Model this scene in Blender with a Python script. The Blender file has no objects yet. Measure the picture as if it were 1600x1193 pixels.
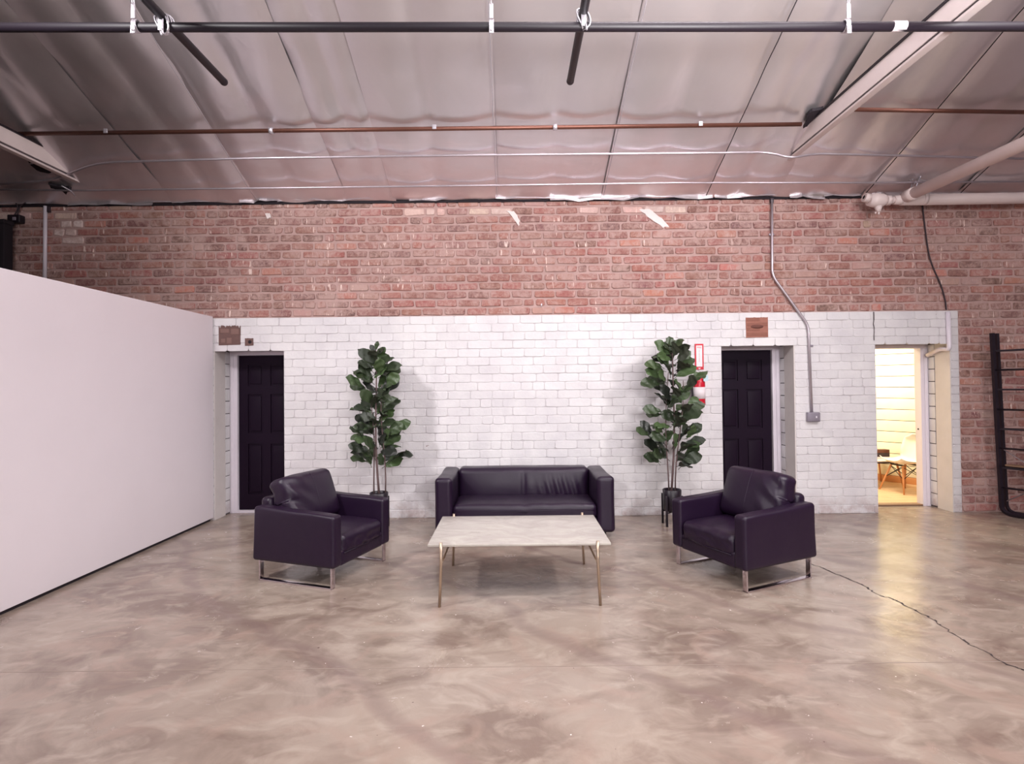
import bpy, math, random
from mathutils import Vector, Matrix, noise
PI = math.pi
R = random.Random(7)
C = bpy.context.scene.collection
sc = bpy.context.scene

# ------------------------------------------------------------------ camera
F = 850.0; PITCH = math.radians(0.8); ROLL = math.radians(0.6); OY = -6.4
CAM = Vector((0, 0, 1.6))
fwd = Vector((0, math.cos(PITCH), math.sin(PITCH)))
up0 = Vector((0, -math.sin(PITCH), math.cos(PITCH))); rt0 = Vector((1, 0, 0))
rt = rt0 * math.cos(ROLL) - up0 * math.sin(ROLL)
up = up0 * math.cos(ROLL) + rt0 * math.sin(ROLL)
cd = bpy.data.cameras.new('camera'); cam = bpy.data.objects.new('camera', cd); C.objects.link(cam)
cam.matrix_world = Matrix(((rt.x, up.x, -fwd.x, CAM.x), (rt.y, up.y, -fwd.y, CAM.y), (rt.z, up.z, -fwd.z, CAM.z), (0, 0, 0, 1)))
cd.sensor_width = 36; cd.lens = F * 36 / 1600; cd.shift_y = OY / 1600; cd.clip_start = 0.05
sc.camera = cam

# ------------------------------------------------------------------ light
def area(name, loc, target, size, power, col, sy=None):
    d = bpy.data.lights.new(name, 'AREA'); d.energy = power; d.color = col
    d.shape = 'RECTANGLE'; d.size = size; d.size_y = sy or size
    o = bpy.data.objects.new(name, d); C.objects.link(o); o.location = loc
    o.rotation_euler = (Vector(target) - Vector(loc)).to_track_quat('-Z', 'Y').to_euler()
    return o
W = bpy.data.worlds.new('world'); sc.world = W; W.use_nodes = True
W.node_tree.nodes['Background'].inputs[0].default_value = (0.95, 0.85, 0.9, 1)
W.node_tree.nodes['Background'].inputs[1].default_value = 0.3
LC = (1.0, 0.962, 0.966)
area('lamp_key_west', (-3.9, 2.3, 4.5), (-0.2, 6.2, 0.8), 0.45, 62, LC).data.spread = math.radians(105)
area('lamp_key_east', (4.4, 2.4, 4.5), (-1.6, 5.0, 1.0), 0.45, 118, LC).data.spread = math.radians(140)
area('lamp_overhead', (0.9, 0.0, 5.9), (0.9, 2.0, 0.0), 3.0, 112, LC, 1.6).data.spread = math.radians(120)
area('fill_rear', (2.0, -4.5, 3.2), (2.3, 5, 3.4), 5.5, 225, LC, 2.2).data.spread = math.radians(110)  # unseen soft fill added behind the camera for wall and ceiling
area('fill_uplight', (2.4, 1.2, 2.9), (1.3, 3.2, 5.4), 1.6, 165, LC, 0.5).data.spread = math.radians(100)  # added out of view to brighten the foil ceiling
area('lamp_side_room', (5.1, 8.3, 2.52), (5.2, 8.3, 0), 0.9, 90, (1.0, 0.88, 0.64))
sc.view_settings.view_transform = 'Standard'; sc.view_settings.look = 'None'
sc.view_settings.gamma = 1.0; sc.view_settings.use_curve_mapping = False
sc.view_settings.exposure = 0.0

# ------------------------------------------------------------------ helpers
def U(px, py, x=None, y=None, z=None):
    d = fwd + rt * ((px - 800) / F) - up * ((py - 596.5 - OY) / F)
    if y is not None: t = (y - CAM.y) / d.y
    elif x is not None: t = (x - CAM.x) / d.x
    else: t = (z - CAM.z) / d.z
    return CAM + d * t

def srgb(r, g, b):
    f = lambda c: (c / 255 / 12.92) if c / 255 <= 0.04045 else ((c / 255 + 0.055) / 1.055) ** 2.4
    return (f(r), f(g), f(b), 1)

class NT:
    def __init__(s, name):
        s.m = bpy.data.materials.new(name); s.m.use_nodes = True; s.t = s.m.node_tree
        s.b = s.t.nodes['Principled BSDF']
    def n(s, typ, **kw):
        n = s.t.nodes.new(typ)
        for k, v in kw.items():
            if k.startswith('i_'):
                key = k[2:].replace('_', ' ')
                n.inputs[int(key) if key.isdigit() else key].default_value = v
            else: setattr(n, k, v)
        return n
    def l(s, a, b): s.t.links.new(a, b)
    def pos(s, scale=(1, 1, 1)):
        g = s.n('ShaderNodeNewGeometry'); m = s.n('ShaderNodeMapping'); m.inputs['Scale'].default_value = scale
        s.l(g.outputs['Position'], m.inputs['Vector']); return m.outputs[0]
    def noise(s, scale, detail=4, rough=0.55, dist=0.0, vec=None, vscale=(1, 1, 1)):
        n = s.n('ShaderNodeTexNoise'); n.inputs['Scale'].default_value = scale; n.inputs['Detail'].default_value = detail
        n.inputs['Roughness'].default_value = rough; n.inputs['Distortion'].default_value = dist
        s.l(vec or s.pos(vscale), n.inputs['Vector']); return n.outputs['Fac']
    def ramp(s, fac, stops):
        r = s.n('ShaderNodeValToRGB'); e = r.color_ramp.elements
        while len(e) < len(stops): e.new(0.5)
        for i, (p, c) in enumerate(stops):
            e[i].position = p; e[i].color = c if hasattr(c, '__len__') else (c, c, c, 1)
        s.l(fac, r.inputs[0]); return r.outputs[0]
    def mix(s, fac, a, b, mode='MIX'):
        m = s.n('ShaderNodeMix', data_type='RGBA', blend_type=mode)
        for v, i in ((fac, 0), (a, 6), (b, 7)):
            if hasattr(v, 'links'): s.l(v, m.inputs[i])
            else: m.inputs[i].default_value = v
        return m.outputs[2]
    def bump(s, h, strength=0.3, dist=0.01):
        b = s.n('ShaderNodeBump'); b.inputs['Strength'].default_value = strength; b.inputs['Distance'].default_value = dist
        s.l(h, b.inputs['Height']); s.l(b.outputs[0], s.b.inputs['Normal'])
    def set(s, col=None, rough=None, metal=None, spec=None):
        for v, k in ((col, 'Base Color'), (rough, 'Roughness'), (metal, 'Metallic'), (spec, 'Specular IOR Level')):
            if v is None: continue
            if hasattr(v, 'links'): s.l(v, s.b.inputs[k])
            else: s.b.inputs[k].default_value = v
        return s

def simple(name, rgb, rough=0.5, metal=0.0, var=0.08, nscale=8, bump=0.0):
    t = NT(name); c = srgb(*rgb); d = tuple(x * (1 - var * 2) for x in c[:3]) + (1,)
    n = t.noise(nscale)
    t.set(t.mix(n, c, d), rough, metal)
    if bump: t.bump(t.noise(nscale * 12), bump, 0.002)
    return t.m

M = {}
M['wood'] = simple('pale_wood', (214, 150, 100), 0.5)
M['black_metal'] = simple('black_pipe_paint', (22, 12, 24), 0.5, 0.0)
M['rack_metal'] = simple('rack_black_metal', (34, 24, 36), 0.45, 0.2)
M['galv'] = simple('galvanised_steel', (205, 200, 208), 0.35, 0.6, 0.12, 30)
M['conduit'] = simple('conduit_steel', (200, 190, 198), 0.32, 0.75)
M['copper'] = simple('brown_copper', (120, 78, 66), 0.38, 0.6, 0.2, 6)
M['white_pipe'] = simple('white_painted_pipe', (222, 205, 203), 0.45, 0, 0.06)
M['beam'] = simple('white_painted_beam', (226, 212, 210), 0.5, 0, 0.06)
M['chrome'] = simple('chrome', (215, 205, 212), 0.12, 1.0, 0.02)
M['brass'] = simple('brushed_brass', (188, 166, 146), 0.33, 0.8, 0.06)
M['door_paint'] = simple('dark_purple_door_paint', (24, 8, 28), 0.5, 0, 0.05)
M['door_paint'].node_tree.nodes['Principled BSDF'].inputs['Specular IOR Level'].default_value = 0.15
M['trim'] = simple('white_trim_paint', (226, 218, 228), 0.4, 0, 0.04)
M['board'] = simple('white_board_paint', (240, 232, 238), 0.6, 0, 0.03, 2)
M['dark'] = simple('dark_void', (28, 18, 28), 0.8)
M['grey_box'] = simple('grey_box_metal', (150, 142, 155), 0.4, 0.3)
M['red'] = simple('red_paint', (205, 20, 48), 0.35)
M['sign_white'] = simple('sign_white', (240, 228, 232), 0.5)
M['tag'] = simple('pale_blue_tag', (190, 215, 225), 0.6)
M['shell'] = simple('white_shell_plastic', (238, 232, 222), 0.35)
M['pot'] = simple('black_pot_glaze', (28, 18, 30), 0.4)
M['soil'] = simple('soil', (60, 45, 40), 0.9)
M['bark'] = simple('bark', (110, 88, 88), 0.8, 0, 0.2, 40)
M['plaster'] = simple('rough_white_plaster', (222, 214, 212), 0.8, 0, 0.1, 5, 0.3)
M['warmwall'] = simple('cream_board_paint', (245, 238, 215), 0.6)
M['shadowgap'] = simple('dark_joint', (90, 80, 84), 0.9)
M['shellwall'] = simple('hall_wall_paint', (205, 192, 198), 0.8)
M['hole'] = simple('bare_brown_brick', (112, 84, 80), 0.85, 0, 0.15, 20, 0.4)
M['hole2'] = simple('bare_red_brick', (168, 112, 98), 0.85, 0, 0.2, 20, 0.4)
M['darkdrip'] = simple('black_rubber', (52, 38, 46), 0.6)

def leather(name, rgb):
    t = NT(name)
    n = t.noise(5, 5)
    c = srgb(*rgb)
    t.set(t.mix(n, c, tuple(x * 0.75 for x in c[:3]) + (1,)), t.ramp(n, [(0.3, 0.32), (0.7, 0.42)]), 0, 0.36)
    v = t.n('ShaderNodeTexVoronoi'); v.inputs['Scale'].default_value = 260; t.l(t.pos(), v.inputs['Vector'])
    m = t.mix(0.35, t.noise(14, 3), v.outputs['Distance']); t.bump(m, 0.25, 0.006)
    return t.m
M['leather'] = leather('black_purple_leather', (34, 18, 41))

def marble():
    t = NT('white_marble')
    n = t.noise(3.2, 9, 0.65, 1.6, vscale=(1, 1.8, 1)); v = t.noise(9, 10, 0.75, 2.5, vscale=(1, 2.5, 1))
    base = t.mix(t.ramp(n, [(0.35, 0), (0.65, 1)]), srgb(186, 180, 171), srgb(166, 158, 152))
    vein = t.ramp(v, [(0.33, 1), (0.38, 0)])
    t.set(t.mix(vein, base, srgb(128, 118, 116)), 0.25); return t.m
M['marble'] = marble()

def brick_mat():
    t = NT('red_brick')
    a = t.n('ShaderNodeAttribute', attribute_name='tint')
    n1 = t.noise(30, 5, 0.6); n2 = t.noise(2.6, 5, 0.7, 0.6); n3 = t.noise(14, 6, 0.75, 1.2)
    c = t.mix(t.ramp(n1, [(0.3, 0), (0.75, 0.55)]), a.outputs['Color'], srgb(190, 150, 138))
    # mortar smeared over the faces
    sm = t.ramp(t.mix(0.5, n2, n3), [(0.45, 0.06), (0.57, 0.8)])
    c = t.mix(sm, c, srgb(184, 154, 147))
    # vertical drips of old paint
    d = t.noise(9, 3, 0.6, 0.3, vscale=(3.4, 1, 0.45)); d2 = t.noise(1.3, 2)
    dm = t.mix(1.0, t.ramp(d, [(0.63, 0), (0.67, 1)]), t.ramp(d2, [(0.42, 0), (0.55, 1)]), 'MULTIPLY')
    c = t.mix(dm, c, srgb(226, 202, 194))
    t.set(c, 0.85); t.bump(t.noise(60, 6, 0.7), 0.5, 0.006); return t.m
M['brick'] = brick_mat()
def mortar_mat():
    t = NT('pinkish_mortar')
    c = t.mix(t.noise(5, 6, 0.7), srgb(196, 166, 160), srgb(160, 130, 126))
    t.set(c, 0.9); t.bump(t.noise(50, 6, 0.7), 0.6, 0.008); return t.m
M['mortar'] = mortar_mat()
def paint_mat():
    t = NT('white_painted_brick')
    a = t.n('ShaderNodeAttribute', attribute_name='tint')
    n = t.noise(2.2, 6, 0.65, 0.4)
    c = t.mix(t.ramp(n, [(0.35, 0), (0.7, 1)]), srgb(222, 219, 220), srgb(206, 202, 206))
    c = t.mix(1.0, c, a.outputs['Color'], 'MULTIPLY')
    s = t.noise(11, 4, 0.6); c = t.mix(t.ramp(s, [(0.24, 1), (0.27, 0)]), c, srgb(150, 128, 130))
    # scuffed grime close to the floor
    p = t.n('ShaderNodeSeparateXYZ'); t.l(t.pos(), p.inputs[0])
    low = t.ramp(p.outputs['Z'], [(0.0, 1), (0.28, 0)])
    g = t.mix(1.0, low, t.ramp(t.noise(6, 5, 0.7), [(0.4, 0), (0.62, 1)]), 'MULTIPLY')
    c = t.mix(g, c, srgb(176, 158, 158))
    t.set(c, 0.55); t.bump(t.noise(28, 6, 0.65), 0.45, 0.008); return t.m
M['painted'] = paint_mat()
def paint_joint():
    t = NT('painted_joint')
    n = t.noise(3, 5, 0.7)
    t.set(t.mix(t.ramp(n, [(0.4, 0), (0.62, 1)]), srgb(214, 210, 212), srgb(188, 181, 186)), 0.7)
    t.bump(t.noise(30, 6, 0.7), 0.5, 0.008); return t.m
M['paint_joint'] = paint_joint()

def floor_mat():
    t = NT('polished_concrete')
    n1 = t.noise(0.55, 5, 0.6, 0.8); n2 = t.noise(1.5, 5, 0.58, 0.9, vscale=(1, 1.5, 1)); n3 = t.noise(4.2, 4, 0.55, 0.9, vscale=(1, 1.6, 1))
    c = t.mix(t.ramp(n1, [(0.35, 0), (0.65, 1)]), srgb(138, 122, 112), srgb(174, 160, 147))
    c = t.mix(t.ramp(n2, [(0.36, 0.7), (0.56, 0)]), c, srgb(112, 93, 84))
    c = t.mix(t.ramp(n3, [(0.50, 0), (0.70, 0.5)]), c, srgb(182, 169, 156))
    c = t.mix(t.ramp(t.noise(2.4, 4, 0.5, 1.6), [(0.52, 0), (0.66, 0.5)]), c, srgb(160, 138, 126))
    # trowel arcs and saw lines
    w = t.n('ShaderNodeTexWave', wave_type='BANDS', bands_direction='DIAGONAL'); w.inputs['Scale'].default_value = 0.33
    w.inputs['Distortion'].default_value = 5; w.inputs['Detail'].default_value = 4; w.inputs['Detail Scale'].default_value = 0.8
    t.l(t.pos(), w.inputs['Vector'])
    c = t.mix(t.ramp(w.outputs['Fac'], [(0.0, 0.45), (0.03, 0)]), c, srgb(122, 102, 98))
    sp = t.noise(26, 2, 0.5); c = t.mix(t.ramp(sp, [(0.215, 1), (0.225, 0)]), c, srgb(90, 72, 70))
    c = t.mix(t.ramp(sp, [(0.765, 0), (0.775, 1)]), c, srgb(226, 214, 208))
    # saw-cut control joints
    t.set(c, t.ramp(t.noise(3, 6, 0.7, 1.0), [(0.3, 0.13), (0.7, 0.30)]), 0, 0.55)
    h = t.mix(0.5, t.noise(1.6, 4, 0.5, 1.0), t.noise(5.5, 5, 0.6, 1.5)); t.bump(h, 0.22, 0.03)
    return t.m
M['floor'] = floor_mat()
def foil_mat():
    t = NT('foil_insulation')
    n = t.noise(0.9, 5, 0.6, 0.5)
    t.set(t.mix(n, srgb(242, 237, 241), srgb(222, 216, 219)), t.ramp(n, [(0.3, 0.32), (0.7, 0.44)]), 0.88)
    h = t.mix(0.3, t.noise(1.2, 2, 0.4, 0.6), t.noise(3.0, 2, 0.4, 1.2, vscale=(1, 0.6, 1))); t.bump(h, 0.4, 0.06)
    return t.m
M['foil'] = foil_mat()
def leaf_mat():
    t = NT('fig_leaf')
    a = t.n('ShaderNodeAttribute', attribute_name='tint')
    o = t.n('ShaderNodeObjectInfo')
    c = t.mix(o.outputs['Random'], srgb(34, 38, 33), srgb(70, 90, 54))
    g = t.n('ShaderNodeNewGeometry'); c = t.mix(g.outputs['Backfacing'], c, srgb(66, 70, 58))
    c = t.mix(1.0, c, a.outputs['Color'], 'MULTIPLY')
    t.set(c, 0.42); t.bump(t.noise(40, 3), 0.2, 0.003); return t.m
M['leaf'] = leaf_mat()
def wood_floor():
    t = NT('pale_plank')
    a = t.n('ShaderNodeAttribute', attribute_name='tint')
    c = t.mix(t.noise(3, 6, 0.7, 0.5, vscale=(1, 9, 1)), srgb(228, 196, 160), srgb(206, 168, 130))
    t.set(t.mix(1.0, c, a.outputs['Color'], 'MULTIPLY'), 0.35); return t.m
M['plank'] = wood_floor()

class MB:
    def __init__(s): s.v = []; s.f = []; s.c = []; s.sm = []
    def add(s, vs, fs, col=(1, 1, 1), smooth=False):
        o = len(s.v); s.v += [tuple(v) for v in vs]; s.c += [col] * len(vs)
        s.f += [tuple(i + o for i in f) for f in fs]; s.sm += [smooth] * len(fs); return s
    def box(s, lo, hi, col=(1, 1, 1), mat=None, bev=0.0):
        if bev > 0: return s.rbox([(a + b) / 2 for a, b in zip(lo, hi)], [abs(b - a) for a, b in zip(lo, hi)], bev, 1, 2, mat=mat)
        x0, y0, z0 = lo; x1, y1, z1 = hi
        vs = [Vector(p) for p in ((x0, y0, z0), (x1, y0, z0), (x1, y1, z0), (x0, y1, z0), (x0, y0, z1), (x1, y0, z1), (x1, y1, z1), (x0, y1, z1))]
        if mat: vs = [mat @ v for v in vs]
        return s.add(vs, [(3, 2, 1, 0), (4, 5, 6, 7), (0, 1, 5, 4), (1, 2, 6, 5), (2, 3, 7, 6), (3, 0, 4, 7)], col)
    def rbox(s, cen, dim, r, seg=6, rs=3, fn=None, mat=None):
        """rounded box on a cube grid; fn(p,u) may displace (u in -1..1)"""
        h = [d / 2 for d in dim]; r = min(r, min(h) * 0.98)
        def axis(hh):
            a = []
            for i in range(rs): a.append(-hh + r * (1 - math.cos(i / rs * PI / 2)) * 1.0 if False else -hh + r * i / rs)
            n = seg
            for i in range(n + 1): a.append(-(hh - r) + 2 * (hh - r) * i / n)
            for i in range(1, rs + 1): a.append(hh - r + r * i / rs)
            return a
        A = [axis(x) for x in h]; idx = {}; vs = []; fs = []
        def vert(p):
            k = tuple(round(x, 6) for x in p)
            if k in idx: return idx[k]
            q = Vector(p); inn = Vector([max(-(h[i] - r), min(h[i] - r, q[i])) for i in range(3)])
            d = q - inn
            # map cube corner zone to sphere
            if d.length > 1e-9:
                dd = Vector([math.tan(d[i] / r * PI / 4) for i in range(3)])
                q = inn + dd.normalized() * r
            u = [q[i] / h[i] for i in range(3)]
            if fn: q = fn(q, u)
            q = q + Vector(cen)
            if mat: q = mat @ q
            idx[k] = len(vs); vs.append(q); return idx[k]
        for ax in range(3):
            b, c = [(1, 2), (2, 0), (0, 1)][ax]
            for sg in (-1, 1):
                for i in range(len(A[b]) - 1):
                    for j in range(len(A[c]) - 1):
                        q = []
                        for (ii, jj) in ((i, j), (i + 1, j), (i + 1, j + 1), (i, j + 1)):
                            p = [0, 0, 0]; p[ax] = sg * h[ax]; p[b] = A[b][ii]; p[c] = A[c][jj]; q.append(vert(p))
                        if sg < 0: q.reverse()
                        if len(set(q)) == 4: fs.append(tuple(q))
        return s.add(vs, fs, smooth=True)
    def tube(s, pts, r, n=10, col=(1, 1, 1), caps=True):
        pts = [Vector(p) for p in pts]; rs = r if hasattr(r, '__len__') else [r] * len(pts)
        vs = []; fs = []; t0 = (pts[1] - pts[0]).normalized()
        a = t0.orthogonal().normalized()
        for i, p in enumerate(pts):
            if i == 0: t = (pts[1] - pts[0])
            elif i == len(pts) - 1: t = (pts[-1] - pts[-2])
            else: t = (pts[i + 1] - p).normalized() + (p - pts[i - 1]).normalized()
            t.normalize(); a = (a - t * a.dot(t)).normalized(); b = t.cross(a)
            for k in range(n):
                an = 2 * PI * k / n; vs.append(p + (a * math.cos(an) + b * math.sin(an)) * rs[i])
        for i in range(len(pts) - 1):
            for k in range(n): fs.append((i * n + k, i * n + (k + 1) % n, (i + 1) * n + (k + 1) % n, (i + 1) * n + k))
        s.add(vs, fs, col, True)
        if caps:
            o = len(s.v) - len(vs)
            s.f += [tuple(o + k for k in reversed(range(n))), tuple(o + len(vs) - n + k for k in range(n))]; s.sm += [False, False]
        return s
    def lathe(s, prof, n=24, cen=(0, 0, 0), axis=None):
        vs = []; fs = []
        mt = Vector(axis).normalized().to_track_quat('Z', 'Y').to_matrix() if axis else Matrix.Identity(3)
        for (r, z) in prof:
            for k in range(n): vs.append(Vector(cen) + mt @ Vector((r * math.cos(2 * PI * k / n), r * math.sin(2 * PI * k / n), z)))
        for i in range(len(prof) - 1):
            for k in range(n): fs.append((i * n + k, i * n + (k + 1) % n, (i + 1) * n + (k + 1) % n, (i + 1) * n + k))
        return s.add(vs, fs, smooth=True)
    def build(s, name, mat, parent=None, loc=None):
        me = bpy.data.meshes.new(name); me.from_pydata(s.v, [], s.f); me.materials.append(mat)
        me.polygons.foreach_set('use_smooth', s.sm)
        if any(c != (1, 1, 1) for c in s.c) or mat.name in ('red_brick', 'white_painted_brick', 'fig_leaf', 'pale_plank'):
            at = me.color_attributes.new('tint', 'FLOAT_COLOR', 'POINT')
            at.data.foreach_set('color', [x for c in s.c for x in (*c[:3], 1.0)])
        me.update()
        o = bpy.data.objects.new(name, me); C.objects.link(o)
        if parent: o.parent = parent
        if loc: o.location = loc
        return o

def thing(name, label, cat, loc=(0, 0, 0), rz=0, group=None):
    o = bpy.data.objects.new(name, None); C.objects.link(o); o.location = loc; o.rotation_euler = (0, 0, rz)
    o.empty_display_size = 0.1
    return tag(o, label, cat, group)
def tag(o, label, cat, group=None):
    o['label'] = label; o['category'] = cat
    if group: o['group'] = group
    return o
def struct(o, label=None, cat=None):
    o['kind'] = 'structure'
    if label: o['label'] = label
    if cat: o['category'] = cat
    return o
def copy_tree(o, parent=None):
    c = o.copy(); C.objects.link(c); c.parent = parent
    for ch in o.children: copy_tree(ch, c)
    return c
def bez(pts, n=8):
    """smooth path through points (Catmull-Rom)"""
    P = [Vector(p) for p in pts]; P = [P[0] * 2 - P[1]] + P + [P[-1] * 2 - P[-2]]; out = []
    for i in range(1, len(P) - 2):
        for k in range(n):
            t = k / n; a, b, c, d = P[i - 1:i + 3]
            out.append(0.5 * ((2 * b) + (c - a) * t + (2 * a - 5 * b + 4 * c - d) * t * t + (3 * b - a - 3 * c + d) * t ** 3))
    out.append(P[-2]); return out
def rounded(pts, r=0.06, n=5):
    """polyline with filleted corners"""
    P = [Vector(p) for p in pts]; out = [P[0]]
    for i in range(1, len(P) - 1):
        a = (P[i - 1] - P[i]); b = (P[i + 1] - P[i]); q = min(r, a.length * 0.45, b.length * 0.45)
        A = P[i] + a.normalized() * q; B = P[i] + b.normalized() * q
        for k in range(n + 1):
            t = k / n; out.append(A * (1 - t) ** 2 + P[i] * 2 * t * (1 - t) + B * t * t)
    out.append(P[-1]); return out

# ================================================================== SETTING
YW = 6.65                      # face of the back wall
ZP = 2.46; XL = -3.75; XR = 5.47   # painted area
CO = ZP / 24                   # brick course
HD = 2.08
OPEN = [(-3.645, -2.79), (2.566, 3.46), (4.45, 5.37)]
YB = 7.09
EAVE = 3.885; SL = 0.405
def zc(y): return EAVE + SL * (YW - y)

fl = MB().box((-9, -7.5, -0.12), (9, YB, 0)).build('floor', M['floor']); struct(fl, 'worn polished brown concrete floor with crack and stains', 'floor')

w = MB()
w.box((-9, YW + 0.013, ZP), (9, YB, EAVE + 0.02)).box((-9, YW + 0.013, 0), (XL, YB, ZP)).box((XR, YW + 0.013, 0), (9, YB, ZP))
wall = struct(w.build('wall_back', M['mortar']), 'bare red brick wall above and beside the white painted part', 'wall')
w = MB(); xs = [XL] + [x for o in OPEN for x in o] + [XR]
for i in range(0, len(xs), 2): w.box((xs[i], YW + 0.006, 0), (xs[i + 1], YB, HD))
w.box((XL, YW + 0.006, HD), (XR, YB, ZP))
wlow = struct(w.build('wall_back_lower', M['paint_joint']), 'white painted lower brick wall with three doorways behind the sofa', 'wall')

# ---- bricks
def brick_shape(L, H, dep, rr, j, round_=0.006):
    """18-vertex brick front: outer ring + raised inner ring, irregular corners"""
    hx, hz = L / 2, H / 2; k = min(0.022, hz * 0.4)
    ring = [(-hx + k, -hz), (hx - k, -hz), (hx, -hz + k * .6), (hx, hz - k * .6), (hx - k, hz), (-hx + k, hz), (-hx, hz - k * .6), (-hx, -hz + k * .6)]
    ring = [(x + rr.uniform(-j, j), z + rr.uniform(-j, j)) for x, z in ring]
    vs = [(x, dep + 0.006, z) for x, z in ring] + [(x, round_, z) for x, z in ring] + [(x * (1 - 2 * round_ / L), 0, z * (1 - 2 * round_ / H)) for x, z in ring]
    fs = []
    for a in (0, 8):
        for i in range(8): fs.append((a + i, a + (i + 1) % 8, a + 8 + (i + 1) % 8, a + 8 + i))
    fs.append(tuple(16 + i for i in range(8)))
    return vs, fs
red = []; white = []
rr = random.Random(3)
def spans(row):
    """free x ranges (x0,x1,painted)"""
    z0, z1 = row * CO, (row + 1) * CO; zm = (z0 + z1) / 2
    if zm > ZP: return [(-7.2, 7.2, False)]
    out = [(-7.2, XL, False), (XR, 7.2, False)]
    if zm > HD: out.append((XL, XR, True))
    else:
        for i in range(0, len(xs), 2): out.append((xs[i], xs[i + 1], True))
    return out
for row in range(0, 38):
    zb = row * CO
    for (a, b, p) in spans(row):
        x = a
        if p or b - a < 4: x = a
        first = True
        pitch = 0.268
        ph = (row % 2) * 0.5 * pitch + rr.uniform(-.03, .03)
        g = math.floor((a - ph) / pitch) * pitch + ph
        edges = [a]
        while g < b:
            if g > a + 0.05 and g < b - 0.05: edges.append(g + rr.uniform(-.012, .012))
            if rr.random() < 0.08 and g + pitch / 2 > a + 0.05 and g + pitch / 2 < b - .05: edges.append(g + pitch / 2)
            g += pitch
        edges.append(b); edges.sort()
        for e0, e1 in zip(edges, edges[1:]):
            if e1 - e0 < 0.035: continue
            (white if p else red).append(((e0 + e1) / 2, zb + CO / 2, e1 - e0, row))
def red_tint(x, z, row):
    t = rr.random(); m = noise.noise(Vector((x * .7, z * 1.3, 3.1)))
    if row == 36 and (-1.40 < x < -.74 or -.5 < x < -.05 or .85 < x < 2.1 or x < -5.2) and rr.random() < .9: return srgb(rr.uniform(206, 224), rr.uniform(182, 198), rr.uniform(176, 190))[:3]      # old white paint under the eaves
    if row in (33, 34, 35) and -5.62 < x < -5.30: return srgb(232, 216, 214)[:3]
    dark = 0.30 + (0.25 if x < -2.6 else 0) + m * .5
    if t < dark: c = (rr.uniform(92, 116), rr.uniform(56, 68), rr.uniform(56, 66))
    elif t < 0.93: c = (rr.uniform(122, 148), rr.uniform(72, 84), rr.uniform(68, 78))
    elif t < 0.975: c = (rr.uniform(164, 184), rr.uniform(98, 108), rr.uniform(84, 94))
    else: c = (rr.uniform(160, 176), rr.uniform(128, 140), rr.uniform(120, 132))
    return srgb(*c)[:3]
def in_patch(x, z):
    return False
def place_bricks(lst, wallobj, name, mat, dep, tint, gap, j, rnd, ok):
    lst = sorted(lst, key=lambda q: (0 if ok(q) and q[2] > 0.15 else 1, math.hypot(q[0], q[1] - 1.6)))
    rest = MB()
    for i, (x, z, L, row) in enumerate(lst):
        y = YW + rr.uniform(-0.003, 0.003)
        vs, fs = brick_shape(L - gap, CO - gap, dep, rr, j, rnd)
        if row == 37: vs = [(a, b, min(c, 0.045)) for a, b, c in vs]
        c = tint(x, z, row)
        if i < 300:
            m = MB(); m.add(vs, fs, c); m.build(name, mat, wallobj, (x, y, z))
        else: rest.add([(a + x, b + y, q + z) for a, b, q in vs], fs, c)
    o = rest.build(name + '_remainder', mat, wallobj); o['kind'] = 'stuff'
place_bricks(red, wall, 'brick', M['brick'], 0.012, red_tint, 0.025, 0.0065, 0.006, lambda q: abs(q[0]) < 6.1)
def wt(x, z, row):
    k = rr.uniform(.94, 1.0); return (k, k * .995, k)
def vis_w(q):
    x, z = q[0], q[1]
    if -1.05 < x < 1.35 and z < .72: return False
    if z < .75 and (-3.8 < x < -1.4 or 1.7 < x < 3.9): return False
    return True
place_bricks(white, wlow, 'painted_brick', M['painted'], 0.006, wt, 0.0065, 0.002, 0.003, vis_w)

# ---- unpainted patches over the doors
def patch(x0, x1, z0, z1, mat, name, teeth=False, seed=1):
    q = random.Random(seed); top = []; n = 16
    for i in range(n + 1):
        x = x0 + (x1 - x0) * i / n; top.append((x, z1 - (q.uniform(0, .04) if teeth and i % 2 else q.uniform(0, .006))))
    pts = [(x0, z0), (x1, z0 + .005)] + top[::-1]
    m = MB(); m.add([(x, YW - 0.006, z) for x, z in pts] + [(x, YW + 0.004, z) for x, z in pts],
                    [tuple(range(len(pts)))] + [(i, (i + 1) % len(pts) + 0, (i + 1) % len(pts) + len(pts), i + len(pts)) for i in range(len(pts))])
    return m.build(name, mat, wlow)
a = U(342, 508, y=YW); b = U(376, 539, y=YW)
p1 = patch(a.x, b.x, b.z, a.z, M['hole'], 'bare_patch', True, 2)
m = MB()
for dx, dz, ww, hh in ((.03, .03, .05, .05), (.10, .02, .06, .07), (.02, .15, .11, .05), (.15, .13, .10, .07)): m.box((a.x + dx, YW - .010, b.z + dz), (a.x + dx + ww, YW - .005, b.z + dz + hh), bev=.002)
m.build('brick_remnant', simple('brown_remnant', (128, 98, 92), .85), p1)
a = U(383, 528, y=YW); b = U(396, 540, y=YW)
p2 = patch(a.x, b.x, b.z, a.z, M['hole'], 'bare_patch', False, 3)
MB().lathe([(0.0, 0), (.018, 0), (.022, .004)], 12, ((a.x + b.x) / 2 + .01, YW - .0105, (a.z + b.z) / 2), (0, 1, 0)).build('bolt_hole', M['dark'], p2)
a = U(1165, 495.5, y=YW); b = U(1200, 527, y=YW)
p3 = patch(a.x, b.x, b.z, a.z, M['hole2'], 'bare_patch', False, 5)
cx = (a.x + b.x) / 2
m = MB(); m.lathe([(0, 0), (.075, .0), (.078, .006)], 20, (0, 0, 0), (0, 1, 0)); m.v = [(x + cx, y + YW - .0125, z * .32 + (a.z + b.z) / 2 + .01) for x, y, z in m.v]
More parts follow.
